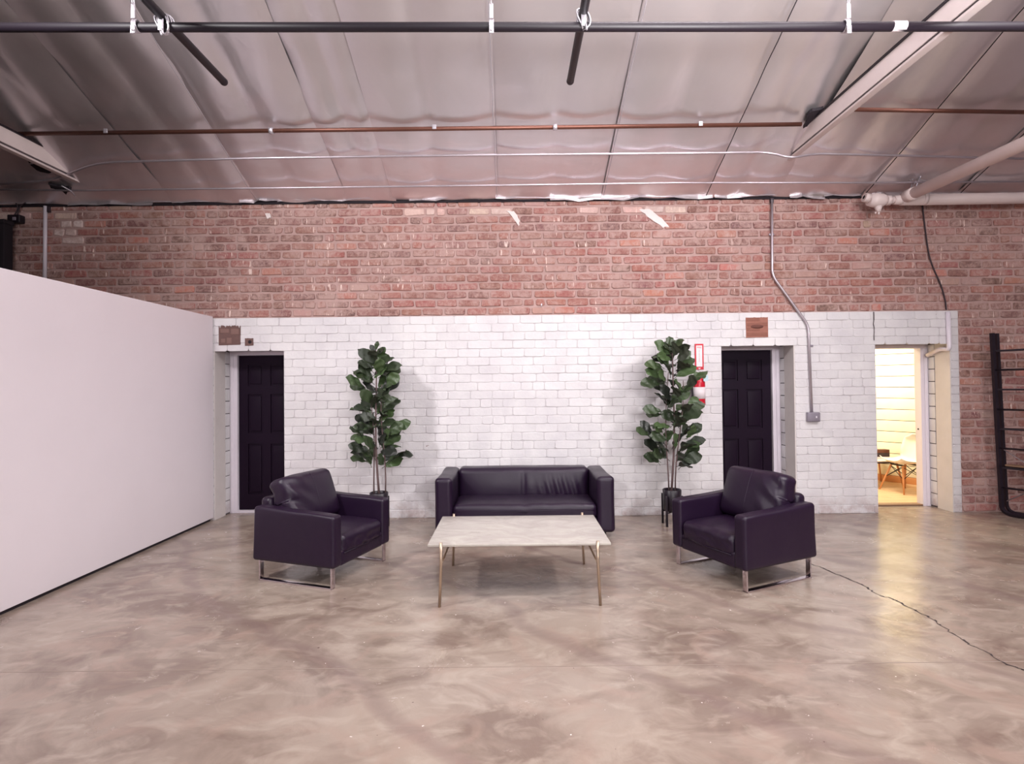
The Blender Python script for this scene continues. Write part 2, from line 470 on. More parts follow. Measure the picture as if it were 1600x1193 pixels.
m.build('mortar_hollow', simple('brown_hollow', (112, 70, 62), .9), p3)
m = MB()
for k in range(4): m.box((a.x + .01, YW - .0085, b.z + .02 + k * .06), (b.x - .01 - (k % 2) * .09, YW - .005, b.z + .02 + k * .06 + .043), bev=.002)
m.build('brick_remnant', simple('red_remnant', (150, 98, 84), .85, 0, .2, 14), p3)

# ---- door reveals: smooth plaster in front, block ends with open joints behind
def reveal(xe, sgn, seed):
    q = random.Random(seed)
    m = MB(); m.box((min(xe, xe + sgn * .012), YW + .002, 0), (max(xe, xe + sgn * .012), YW + .24, HD)); m.build('reveal_plaster', M['plaster'], wlow)
    m = MB(); m.box((min(xe, xe + sgn * .003), YW + .24, 0), (max(xe, xe + sgn * .003), YB - .05, HD)); m.build('reveal_joint', M['shadowgap'], wlow)
    z = 0.02
    while z < HD - .03:
        h = min(0.148, HD - z - .004)
        MB().box((min(xe, xe + sgn * .012), YW + .245 + q.uniform(0, .012), z), (max(xe, xe + sgn * .012), YB - .055 + q.uniform(-.02, 0), z + h), bev=.002).build('reveal_block', M['painted'], wlow)
        z += 0.158
reveal(OPEN[0][0], 1, 1); reveal(OPEN[1][1], -1, 2); reveal(OPEN[2][1], -1, 3)

# ---- doors
def door(n, x0, x1, fside, leaf, label):
    """frame flush in the back of the opening; fside: side on which the jamb shows"""
    root = thing('door_%d' % n, label, 'door', ((x0 + x1) / 2, YB - .05, 0)); root['kind'] = 'structure'
    hw = (x1 - x0) / 2; m = MB()
    jw = .105
    lx = -hw + (jw if fside < 0 else .03); rx = hw - (jw if fside > 0 else .03)
    for a, b in ((-hw, lx), (rx, hw)):
        m.box((a + .001, -.03, 0.0), (b - .001, .08, HD - .001))
        if b - a > .05:
            s = 1 if fside < 0 else -1; e = a if fside < 0 else b
            m.box((min(e + s * .02, e + s * .06), -.042, 0), (max(e + s * .02, e + s * .06), -.03, HD - .06), bev=.004)
    m.box((lx, -.03, HD - .055), (rx, .08, HD - .001)); m.box((lx, -.038, HD - .035), (rx, -.03, HD - .012))
    m.build('door_frame', M['trim'], root)
    if leaf:
        z0, z1 = .035, HD - .058
        MB().box((lx, -.03, 0), (rx, .07, .033)).build('threshold', M['trim'], root)
        d = MB(); w = rx - lx - .006; lx += .003
        d.box((lx, .025, z0), (lx + w, .05, z1))
        lf = d.build('door_leaf', M['door_paint'], root)
        # stiles and rails around six raised panels
        st = .115; mid = lx + w / 2; rails = [(z0, z0 + .2), (.88, 1.02), (1.52, 1.63), (z1 - .12, z1)]
        s = MB()
        for a, b in ((lx, lx + st), (mid - .05, mid + .05), (lx + w - st, lx + w)): s.box((a, .008, z0), (b, .026, z1))
        for a, b in rails:
            s.box((lx + st, .008, a), (mid - .05, .026, b)); s.box((mid + .05, .008, a), (lx + w - st, .026, b))
        s.build('door_rail', M['door_paint'], lf)
        for a, b in ((lx + st, mid - .05), (mid + .05, lx + w - st)):
            for (r0, r1) in zip(rails, rails[1:]):
                MB().box((a + .025, .012, r0[1] + .025), (b - .025, .026, r1[0] - .025), bev=.006).build('door_panel', M['door_paint'], lf)
        kx = lx + .06 if fside > 0 else lx + w - .06
        MB().lathe([(0, -.05), (.02, -.05), (.028, -.038), (.022, -.025), (.010, -.02), (.010, 0), (.03, .002)], 16, (kx, .006, .96), (0, 1, 0)).build('door_knob', M['black_metal'], lf)
    else:
        MB().box((lx, -.03, 0), (rx, .08, .02), bev=.004).build('threshold', simple('brown_threshold', (140, 108, 84), .5), root)
        MB().lathe([(0, 0), (.012, 0), (.014, .008)], 12, (rx - .001, 0.03, .98), (1, 0, 0)).build('strike_bolt', M['dark'], root)
    return root
door(1, *OPEN[0], -1, True, 'dark purple panelled door beside the white partition, left armchair before it')
door(2, *OPEN[1], 1, True, 'dark purple six-panel door behind the right armchair')
door(3, *OPEN[2], 1, False, 'open doorway into the bright cream side room')

# ---- partition on the left
pt = MB(); pt.box((-3.765, 0.6, 0.03), (-3.648, YW - 0.012, 2.48), bev=.004)
ptn = struct(pt.build('wall_partition', M['board']), 'tall smooth white partition panel along the left', 'wall')
MB().box((-3.74, 0.62, 0), (-3.67, YW - .05, .04)).build('plinth', M['dark'], ptn)

# ---- hall shell out of frame
struct(MB().box((-9.1, -7.5, 0), (-9, YB, 3.9)).build('wall_left_unseen', M['dark']))  # unseen wall, coloured dark so the left foil reflects less light
struct(MB().box((9, -7.5, 0), (9.1, YB, 3.9)).build('wall_right', M['shellwall']))
struct(MB().box((-9, -7.6, 0), (9, -7.5, 4.0)).build('wall_rear', M['shellwall']))
# gable ends, roof deck above the foil
RY = -0.5; RZ = zc(RY)
m = MB()
for x in (-9.05, 9.05): m.add([(x, YB, 3.9), (x, -7.6, 3.9), (x, RY, RZ + .2)], [(0, 1, 2)])
struct(m.build('wall_gable', M['shellwall']))
m = MB(); m.add([(-9.1, YB, EAVE - .10), (9.1, YB, EAVE - .10), (9.1, RY, RZ + .12), (-9.1, RY, RZ + .12), (-9.1, -7.6, 4.0), (9.1, -7.6, 4.0)], [(0, 3, 2, 1), (3, 4, 5, 2)])
m.v = [(a, b, c + .22) for a, b, c in m.v]
ceil = struct(m.build('ceiling', M['dark']), 'sloping ceiling lined with wrinkled silver foil insulation sheets', 'ceiling')
m = MB(); m.add([(-9, RY, RZ), (9, RY, RZ), (9, -7.5, 4.0), (-9, -7.5, 4.0)], [(0, 1, 2, 3)]); m.build('rear_slope_lining', M['foil'], ceil)

# ---- foil sheets (each its own part, rafter crease down the middle)
bx = [-9, -7.4, -6.35, -5.2, -4.12, -3.07, -2.0, -1.41, -.16, 1.13, 2.37, 3.22, 4.3, 5.45, 6.6, 7.8, 9]
NV = 64
for i in range(len(bx) - 1):
    a, b = bx[i], bx[i + 1]; nu = max(8, int((b - a) / .055)); m = MB(); vs = []; fs = []
    q = random.Random(50 + i); amp = (0.034 if (b < -1.3 or a > 2.3) else 0.013); mids = q.uniform(.45, .55)
    y_end = YW - .03
    for v in range(NV + 1):
        t = v / NV; tt = t ** 1.0
        y = y_end + (RY - y_end) * tt
        for u in range(nu + 1):
            s = u / nu; x = a - .015 + (b - a + .03) * s
            sag = -0.035 * (1 - abs(2 * (s / mids if s < mids else (1 - s) / (1 - mids)) - 1) ** 2)
            nz = noise.fractal(Vector((x * 1.5, y * .85, i * 3.3)), 0.9, 2.1, 3) * amp
            cr = noise.noise(Vector((x * 3.2, y * 1.1, i * 7.7)))
            nz += max(0, .10 - abs(cr)) * amp * 1.8
            edge = 0.012 if i % 2 else 0
            zz = zc(y) + sag + nz - edge * 1.5
            if v == 0: zz = zc(y) - .02 + noise.noise(Vector((x * 2.5, 0, i))) * .035
            vs.append((x + noise.noise(Vector((y * .6, i * 2.1, 0))) * .012, y, zz))
    for v in range(NV):
        for u in range(nu):
            k = v * (nu + 1) + u; fs.append((k, k + 1, k + nu + 2, k + nu + 1))
    m.add(vs, fs, smooth=True); m.build('foil_sheet', M['foil'], ceil)
# seam tape / open edges on some joints
for (x, col) in ((1.13, 'galv'), (2.37, 'dark'), (-.16, 'galv'), (-3.07, 'galv'), (5.45, 'dark'), (4.3, 'dark'), (6.6, 'dark')):
    m = MB(); q = random.Random(int(x * 10)); pts = []
    n = 40
    for k in range(n + 1):
        y = YW - .1 + (1.5 - YW) * k / n; pts.append(Vector((x + q.uniform(-.004, .004), y, zc(y) - .052)))
    m.tube(pts, .004 if col == 'galv' else .005, 5); m.build('sheet_seam', M[col], ceil)
# torn strip of foil along the wall head
m = MB(); q = random.Random(4); x = -6.9
while x < 6.9:
    L = q.uniform(.35, 1.1); h0 = q.uniform(.02, .075); h1 = q.uniform(.01, .07); y = YW - .012
    zt = EAVE + .02
    n = 6; vs = []; fs = []
    for k in range(n + 1):
        t = k / n; hh = h0 + (h1 - h0) * t + q.uniform(-.012, .012); out = .012 + q.uniform(0, .03)
        vs += [(x + L * t, y - .05, zt), (x + L * t, y - out, zt - hh * .5), (x + L * t, y - out * 1.6, zt - hh)]
    for k in range(n):
        for j in (0, 1): fs.append((k * 3 + j, k * 3 + j + 1, k * 3 + j + 4, k * 3 + j + 3))
    fm = MB(); fm.add(vs, fs, smooth=False); fm.build('torn_foil_edge', M['foil'], ceil); x += L * q.uniform(.9, 1.15)
MB().box((-9, YW - .02, EAVE - .035), (9, YW + .02, EAVE + .10)).build('wall_plate_gap', M['dark'], ceil)

# ================================================================== CEILING ITEMS
def beam(x, label, zb, y_end, flip):
    t = thing('roof_beam', label, 'beam', (x, 2.0, zb), 0, None)
    y0, y1 = -3.2, y_end - 2.0
    s = 1 if x > 0 else -1
    m = MB(); m.box((-.045, y0, .045), (0.01, y1, .195)) if s > 0 else m.box((-.01, y0, .045), (.045, y1, .195)); m.build('web', M['beam'], t)
    lo, hi = sorted((-s * .05, s * .016)); m = MB().box((lo, y0, 0), (hi, y1, .022), bev=.004); m.build('bottom_flange', M['beam'], t)
    lo, hi = sorted((-s * .036, s * .009)); MB().box((lo, y0, .022), (hi, y1, .045)).build('flange_groove', M['shadowgap'], t)
    lo, hi = sorted((-s * .06, s * .02)); MB().box((lo, y0, .195), (hi, y1, .212)).build('top_flange', M['black_metal'], t)
    return t
P = U(1239, 246, y=6.03)
beam(P.x, 'white painted roof beam running up under the foil, right of centre', P.z - .02, 6.25, False)
P2 = U(100, 274, y=6.10)
beam(P2.x, 'white painted roof beam at the top left corner above the partition', P2.z - .02, 6.3, True)

# black pipes
def pipe_obj(name, pts, r, mat, label, cat, group=None, n=14):
    return tag(MB().tube(pts, r, n).build(name, mat), label, cat, group)
YP = 3.72
A = U(-700, 43.6, y=YP); B = U(2300, 40.9, y=YP)
pipe_obj('black_pipe', [A, B], .0305, M['black_metal'], 'long black pipe hung on chains across the whole ceiling', 'pipe')
za = U(800, 40, y=YP).z + .066
def rail(px_end, py_end, label):
    E = U(px_end, py_end, z=za)
    t = thing('black_pipe', label, 'pipe', E)
    MB().tube([(0, 0, 0), (0.0, -(E.y - .6), 0)], .030, 14).build('tube', M['black_metal'], t)
    m = MB(); m.lathe([(.031, -.03), (.032, .0), (.028, .012), (.0, .016)], 14, (0, 0, 0), (0, 1, 0)); m.build('end_cap', M['black_metal'], t)
    return E
E1 = rail(350, 128, 'black pipe end pointing at the wall, left one of two')
E2 = rail(891, 127, 'black pipe end pointing at the wall, near the ceiling centre')
# silver coupling on the long pipe
Q = U(1404, 41, y=YP)
tag(MB().tube([Q - Vector((.045, 0, 0)), Q + Vector((.045, 0, 0))], .0335, 16).build('pipe_sleeve', M['sign_white']), 'white band wrapped round the long black pipe', 'sleeve')
# chain hangers
def hanger(px, label):
    c = U(px, 41, y=YP); t = thing('chain_hanger', label, 'hanger', c, 0, 'chain hangers of the long black pipe')
    m = MB()
    for k in range(9):    # clamp strap round the pipe
        pass
    pts = [Vector((0, .038 * math.cos(a), .038 * math.sin(a))) for a in [2 * PI * k / 18 for k in range(19)]]
    for dx in (-.012, -.004, .004, .012): m.tube([p + Vector((dx, 0, 0)) for p in pts], .005, 6)
    m.build('pipe_clamp', M['galv'], t)
    MB().box((-.016, -.045, -.075), (.016, -.037, -.02), bev=.003).build('strap', M['galv'], t)
    MB().box((-.014, -.042, .03), (.014, -.034, .13), bev=.003).build('link_plate', M['galv'], t)
    MB().lathe([(0, -.01), (.008, -.01), (.008, .0), (.012, .004)], 8, (0, -.046, -.055), (0, 1, 0)).build('bolt', M['galv'], t)
    ch = MB(); z = .125; k = 0
    top = zc(c.y) - c.z - .08
    while z < top:
        ax = Vector((1, 0, 0)) if k % 2 else Vector((0, 1, 0))
        lp = [Vector((0, -.038, z + .022)) + ax * (.011 * math.cos(a)) + Vector((0, 0, .024 * math.sin(a))) for a in [2 * PI * i / 10 for i in range(11)]]
        ch.tube(lp, .0042, 5, caps=False); z += .040; k += 1
    o = ch.build('chain', M['galv'], t); return t
hanger(214, 'galvanised chain hanger on the long black pipe, first from left')
hanger(768, 'galvanised chain hanger on the long black pipe, middle of picture')
hanger(1321, 'galvanised chain hanger on the long black pipe, before the white beam')
# cross clamps where pipes meet
for px, E, lab in ((262, E1, 'silver clamp tying the left crossing black pipes'), (903, E2, 'silver clamp tying the crossing black pipes near the centre')):
    c = Vector((E.x, YP, za - .033)); t = thing('pipe_tie', lab, 'clamp', c)
    m = MB()
    for ang, rx in ((0.5, .05), (-0.5, .05), (0.15, .048), (-.2, .05)):
        lp = []
        for k in range(17):
            a = 2 * PI * k / 16; lp.append(Vector((.04 * math.cos(a) + math.sin(ang) * .03 * math.sin(a * 2), .042 * math.cos(a) * math.sin(ang * 2) - .006, .072 * math.sin(a))))
        m.tube(lp, .006, 6, caps=False)
    m.build('wire_loop', M['galv'], t)
    MB().box((-.018, -.05, -.07), (.018, -.04, .05), bev=.003).build('strap', M['galv'], t)
    MB().tube([(.012, -.05, -.06), (.02, -.05, -.10)], .006, 8).build('bolt', M['galv'], t)

# copper-brown pipes close to the foil
def onceil(px, py, off=.085):
    d = fwd + rt * ((px - 800) / F) - up * ((py - 596.5 - OY) / F)
    t = (EAVE - off + SL * YW - CAM.z) / (d.z + SL * d.y); return CAM + d * t
pa, pb = onceil(30, 209, .11), onceil(1252, 194, .11)
cp = thing('copper_pipe', 'thin brown copper pipe across the foil, left of the white beam', 'pipe', pa)
MB().tube([(0, 0, 0), pb - pa], .021, 12).build('tube', M['copper'], cp)
for px in (425, 868):
    c = pa + (pb - pa) * ((px - 30) / 1222) - pa
    MB().tube([c - Vector((.02, 0, 0)), c + Vector((.02, 0, 0))], .032, 14).build('coupling', M['galv'], cp)
for px in (168, 680, 1094):
    c = pa + (pb - pa) * ((px - 30) / 1222) - pa
    MB().box((c.x - .02, c.y - .03, c.z - .015), (c.x + .02, c.y - .02, c.z + .03), bev=.003).build('clip', M['galv'], cp)
pa, pb = onceil(1336, 171, .11), onceil(1650, 176, .11)
pipe_obj('copper_pipe', [pa, pb], .020, M['copper'], 'brown copper pipe across the foil, right of the white beam', 'pipe')

# thin conduits
pth = [onceil(*p) for p in ((0, 288), (85, 281), (150, 254), (400, 247), (768, 242), (1200, 238))]
pth += [onceil(1236, 247, .22), onceil(1272, 240, .10), onceil(1400, 243), onceil(1640, 249)]
pipe_obj('conduit', rounded(pth, .25, 6), .0135, M['conduit'], 'upper thin silver conduit bending along the foil ceiling', 'conduit', n=10)
pth = [onceil(-40, 296), onceil(130, 297.5), onceil(400, 294), onceil(768, 289.5), onceil(1060, 285.5), onceil(1350, 285.5, .10), onceil(1640, 283, .10)]
pipe_obj('conduit', pth, .0115, M['conduit'], 'lower thin silver conduit just above the brick wall head', 'conduit', n=10)

# fire riser
yr = 6.44
c0 = U(1372, 314, y=yr)
fp = thing('sprinkler_main', 'thick white painted pipe along the wall head with a valve end', 'pipe', c0)
def L(px, py, y=yr, base=c0): return U(px, py, y=y) - base
MB().tube([L(1408, 312), L(1700, 308)], .066, 20).build('tube', M['white_pipe'], fp)
MB().tube([L(1440, 311), L(1446, 311)], .071, 20).build('coupling', M['white_pipe'], fp)
MB().tube([L(1396, 312.5), L(1411, 312.3)], [.050, .062], 18).tube([L(1386, 313), L(1399, 312.5)], .040, 18).build('neck', M['white_pipe'], fp)
m = MB(); m.tube([L(1384, 313), L(1391, 313)], .060, 8); m.tube([L(1357, 313), L(1366, 313), L(1378, 313), L(1386, 313)], [.062, .082, .080, .045], 20)
m.tube([L(1372, 322), L(1373, 331)], [.045, .022], 14); m.build('valve_body', M['white_pipe'], fp)
MB().tube([L(1350, 308), L(1358, 310)], [.052, .055], 18).build('valve_outlet', M['white_pipe'], fp)
v = L(1350, 308); MB().lathe([(0, -.001), (.022, -.001)], 14, v + Vector((-.004, -.004, 0)), L(1358, 310) - L(1350, 308)).build('outlet_bore', M['dark'], fp)
m = MB(); m.tube([L(1373, 331), L(1373, 335)], .012, 8); m.tube([L(1368, 331), L(1368, 334)], .01, 8); m.build('drain_plug', M['white_pipe'], fp)
d0 = U(1412, 309, y=yr); zz = d0.z
d1 = U(1640, 206, z=zz)
dp = thing('sprinkler_branch', 'thick white pipe rising diagonally to the right from the valve', 'pipe', d0)
MB().tube([(0, 0, 0), d1 - d0, (d1 - d0) * 1.6], .064, 20).build('tube', M['white_pipe'], dp)
MB().tube([(d1 - d0) * .03, (d1 - d0) * .10], .072, 20).build('coupling', M['white_pipe'], dp)
# crumpled foil/galv bracket over the branch pipe
h0 = onceil(1437, 285, .10)
hb = thing('pipe_bracket', 'crumpled shiny bracket holding the diagonal white pipe', 'bracket', h0)
q = random.Random(12); m = MB()
for k in range(7):
    a = Vector((q.uniform(-.10, .06), q.uniform(-.05, .03), q.uniform(-.05, .07))); b = a + Vector((q.uniform(-.03, .10), q.uniform(-.03, .03), q.uniform(-.03, .08)))
    c = a + Vector((q.uniform(.0, .08), q.uniform(-.03, .04), q.uniform(-.09, .0)))
    m.add([a, b, c, a + Vector((0, .003, .004)), b + Vector((0, .003, .004)), c + Vector((0, .003, .004))], [(0, 1, 2), (5, 4, 3), (0, 3, 4, 1), (1, 4, 5, 2), (2, 5, 3, 0)])
m.build('crumpled_strap', M['galv'], hb)
MB().tube([(0, 0, .06), (-.03, 0, -.02), (-.09, -.01, -.14)], .008, 8).build('hanger_rod', M['galv'], hb)
MB().tube([(0.02, 0, .10), (0, 0, .04)], .008, 8).build('hook', M['galv'], hb)

# ================================================================== WALL ITEMS
def wc(px, py, off=.02): return U(px, py, y=YW - off)
rg = thing('wall_conduit', 'silver conduit bending down the wall to a grey switch box', 'conduit', wc(1206, 312))
o = rg.location.copy()
MB().tube(rounded([wc(p, q) - o for p, q in ((1206, 312), (1206.5, 430), (1263, 508), (1268.5, 646))], .09, 6), .0155, 12).build('tube', M['conduit'], rg)
for p, q in ((1206, 366), (1267, 540)):
    c = wc(p, q) - o; MB().box((c.x - .03, .0, c.z - .012), (c.x + .03, .018, c.z + .012), bev=.003).build('clip', M['grey_box'], rg)
c = wc(1206, 313) - o; MB().box((c.x - .02, -.01, c.z - .03), (c.x + .02, .02, c.z + .03), bev=.004).build('top_fitting', M['darkdrip'], rg)
c0b = wc(1270, 651)
sb = thing('switch_box', 'small grey metal switch box at the foot of the wall conduit', 'box', c0b)
MB().box((-.075, -.035, -.058), (.075, .018, .058), bev=.01).build('body', M['grey_box'], sb)
MB().box((-.062, -.041, -.046), (.062, -.034, .046), bev=.004).build('cover', M['grey_box'], sb)
MB().box((.012, -.056, -.012), (.024, -.04, .012), bev=.003).build('toggle', M['trim'], sb)
rg = thing('wall_conduit', 'bright vertical conduit on the brick above the white partition', 'conduit', wc(71, 322)); o = rg.location.copy()
MB().tube([wc(71, 322) - o, wc(70, 440) - o], .021, 12).build('tube', M['trim'], rg)
c = wc(74, 326) - o; MB().box((c.x - .03, -.005, c.z - .04), (c.x + .03, .02, c.z + .03), bev=.004).build('top_fitting', M['darkdrip'], rg)
fx = thing('flood_lamp', 'small black lamp box on wires at the upper left brick wall', 'lamp', wc(25, 342, .05)); o = fx.location.copy()
MB().box((-.075, -.04, -.05), (.075, .045, .045), bev=.01).build('body', M['black_metal'], fx)
MB().box((.0, -.052, -.03), (.04, -.04, .01), bev=.004).build('lens', M['grey_box'], fx)
m = MB()
m.tube(bez([(-.02, 0, .04), (.02, 0, .14), (-.02, 0, .23)]), .007, 6); m.tube(bez([(.01, 0, .04), (.05, 0, .15), (.12, 0, .20)]), .007, 6)
m.build('wire', M['darkdrip'], fx)
bl = thing('black_duct', 'dark brown post end rising above the partition at the left edge', 'post', U(2, 420, y=YW - .16))
MB().box((-.14, -.06, -.5), (.085, .06, .56), bev=.008).build('body', M['dark'], bl)
MB().box((-.15, -.07, .53), (.095, .07, .58), bev=.006).build('cap', M['dark'], bl)
# cable
pipe_obj('cable', bez([wc(x, y, .012) for x, y in ((1441, 318), (1444, 345), (1451, 395), (1459, 420), (1470, 445), (1477, 470), (1478.5, 484))], 5), .008, M['darkdrip'],
         'thin black cable hanging down the brick above the open doorway', 'cable', n=7)
pipe_obj('painted_pipe', rounded([wc(1481, 487, .022), wc(1483, 535, .022), wc(1483, 546, .022), Vector((5.315, YW + .10, 2.0)), Vector((5.315, YW + .3, 1.93))], .05), .026, M['trim'],
         'white painted pipe curving into the open doorway reveal', 'pipe', n=10)
c = wc(846, 476, .0); tag(MB().tube([c, c + Vector((0, -.03, 0))], .008, 8).tube([c + Vector((0, -.02, .012)), c + Vector((0, -.03, -.03))], .006, 6).build('wall_hook', M['galv']), 'tiny metal hook in the brick above the sofa', 'hook')
# crack in the painted wall left of the open doorway
m = MB(); q = random.Random(5); z = ZP - .005; x0c = wc(1366.5, 500).x; pv = None
while z > HD:
    x = x0c + q.uniform(-.006, .006); w = q.uniform(.003, .007)
    if pv: m.add([(pv[0] - w, YW - .0045, pv[1]), (pv[0] + w, YW - .0045, pv[1]), (x + w, YW - .0045, z), (x - w, YW - .0045, z)], [(0, 3, 2, 1)])
    pv = (x, z); z -= .05
m.build('crack', M['shadowgap'], wlow)

# thin pale patches laid on the bare brick
def brick_mark(pts, seed):
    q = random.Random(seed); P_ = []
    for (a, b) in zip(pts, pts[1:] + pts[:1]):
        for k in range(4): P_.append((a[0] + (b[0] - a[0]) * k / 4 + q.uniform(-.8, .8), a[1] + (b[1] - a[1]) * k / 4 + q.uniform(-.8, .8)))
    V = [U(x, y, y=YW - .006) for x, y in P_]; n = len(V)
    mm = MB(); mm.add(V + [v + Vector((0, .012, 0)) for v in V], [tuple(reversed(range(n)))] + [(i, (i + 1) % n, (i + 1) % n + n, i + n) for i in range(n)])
    mm.build('pale_mark', M['beam'], wall)
brick_mark([(792, 329), (803, 330), (812, 343), (811, 353), (803, 342)], 1)
brick_mark([(998, 327), (1014, 326), (1034, 341), (1046, 354), (1036, 355), (1016, 341)], 2)
brick_mark([(414, 333), (421, 333), (423, 339), (417, 342)], 3)
# torn openings in the foil beside the beams
def tear(pts, seed):
    q = random.Random(seed); P_ = []
    for (a, b) in zip(pts, pts[1:] + pts[:1]):
        for k in range(3): P_.append((a[0] + (b[0] - a[0]) * k / 3 + q.uniform(-1.5, 1.5), a[1] + (b[1] - a[1]) * k / 3 + q.uniform(-1.5, 1.5)))
    V = [onceil(x, y, .075) for x, y in P_]; n = len(V)
    mm = MB(); mm.add(V + [v + Vector((0, 0, .03)) for v in V], [tuple(range(n))] + [(i, (i + 1) % n, (i + 1) % n + n, i + n) for i in range(n)])
    mm.build('foil_tear', M['dark'], ceil)
tear([(39, 246), (60, 252), (84, 268), (70, 271), (50, 262)], 4)
tear([(75, 287), (95, 292), (112, 297), (104, 303), (84, 296)], 5)
tear([(1264, 176), (1280, 171), (1286, 170), (1262, 196), (1256, 200)], 6)
for pp in (((46, 256), (66, 253), (82, 268)), ((96, 290), (110, 298), (118, 306))):
    MB().tube(bez([onceil(x, y, .10) for x, y in pp], 4), .008, 6).build('loose_wire', M['galv'], ceil)

# fire sign and extinguisher (behind the right plant)
s0 = U(1098.5, 537, y=YW); s1 = U(1098.5, 577, y=YW)
sw = .105; sg = thing('fire_sign', 'red and white upright fire extinguisher sign behind the right plant', 'sign', (s0.x - sw / 2, YW - .008, (s0.z + s1.z) / 2))
hh = (s0.z - s1.z) / 2
MB().box((-sw / 2, -.003, -hh), (sw / 2, .002, hh)).build('plate', M['red'], sg)
MB().box((-sw / 2 + .016, -.0045, -hh + .035), (sw / 2 - .016, -.003, hh - .02)).build('white_field', M['sign_white'], sg)
def text(body, size, loc, mat, parent, name='lettering'):
    cu = bpy.data.curves.new(name, 'FONT'); cu.body = body; cu.size = size; cu.align_x = 'CENTER'; cu.align_y = 'CENTER'; cu.extrude = .0005
    ob = bpy.data.objects.new(name, cu); C.objects.link(ob); ob.parent = parent; ob.location = loc; ob.rotation_euler = (PI / 2, 0, 0); cu.materials.append(mat)
    me = bpy.data.meshes.new_from_object(ob); o2 = bpy.data.objects.new(name, me); C.objects.link(o2); o2.parent = parent; o2.location = loc; o2.rotation_euler = ob.rotation_euler
    bpy.data.objects.remove(ob); return o2
text('FIRE', .03, (0, -.0052, hh - .045), M['red'], sg)
for k, ch in enumerate('EXTINGUISHER'): text(ch, .0155, (0, -.0052, hh - .075 - k * .0128), M['red'], sg)
m = MB(); m.add([(-.018, -.0048, -hh + .02), (.018, -.0048, -hh + .02), (0, -.0048, -hh + .004)], [(0, 2, 1)]); m.build('arrow', M['sign_white'], sg)
eb = U(1096, 633, y=YW - .10)
fe = thing('fire_extinguisher', 'red fire extinguisher on the white wall behind the right plant', 'extinguisher', (eb.x - .03, YW - .10, eb.z))
MB().lathe([(0, 0), (.07, 0), (.075, .008), (.075, .27), (.066, .31), (.035, .335), (.022, .34), (.022, .36)], 24).build('cylinder', M['red'], fe)
MB().lathe([(.0755, .08), (.0762, .08), (.0762, .22), (.0755, .22)], 24).build('label_band', M['sign_white'], fe)
MB().box((-.02, -.02, .355), (.02, .02, .385), bev=.004).tube([(0, 0, .375), (.045, -.01, .40), (.09, -.02, .395)], .006, 8).tube([(0, 0, .37), (.05, -.01, .372), (.085, -.02, .36)], .006, 8).build('valve_handle', M['black_metal'], fe)
MB().tube(bez([(-.02, -.02, .37), (-.08, -.03, .33), (-.085, -.03, .2), (-.08, -.03, .08)]), .009, 8).build('hose', M['black_metal'], fe)
MB().box((.03, -.085, .29), (.085, -.083, .36)).build('tag', M['tag'], fe)
MB().box((-.02, .07, .1), (.02, .10, .36), bev=.004).build('wall_bracket', M['grey_box'], fe)

# floor crack
def fp_(px, py, z=.0012): return U(px, py, z=z)
pts = [fp_(*p) for p in ((1262, 878), (1300, 893), (1345, 912), (1372, 929), (1400, 937), (1425, 951), (1455, 965), (1478, 982), (1508, 1004), (1535, 1014), (1570, 1037), (1600, 1046), (1680, 1085))]
q = random.Random(8); m = MB(); path = []
for a, b in zip(pts, pts[1:]):
    for k in range(7):
        t = k / 7; path.append(a.lerp(b, t) + Vector((q.uniform(-.012, .012), q.uniform(-.012, .012), 0)))
for a, b in zip(path, path[1:]):
    d = (b - a); n_ = Vector((-d.y, d.x, 0)).normalized(); w1 = q.choice((.003, .006, .010, .015))
    m.add([a - n_ * .002, a + n_ * w1, b + n_ * w1 * .7, b - n_ * .002], [(0, 3, 2, 1)])
m.build('floor_crack', simple('floor_crack_dark', (52, 40, 42), .8), fl)
a, b = fp_(780, 1041), fp_(1560, 1041)
m = MB(); m.box((-5, a.y - .003, 0), (4, a.y + .003, .0009)); m.build('control_joint', simple('control_joint_filler', (150, 134, 124), .5), fl)

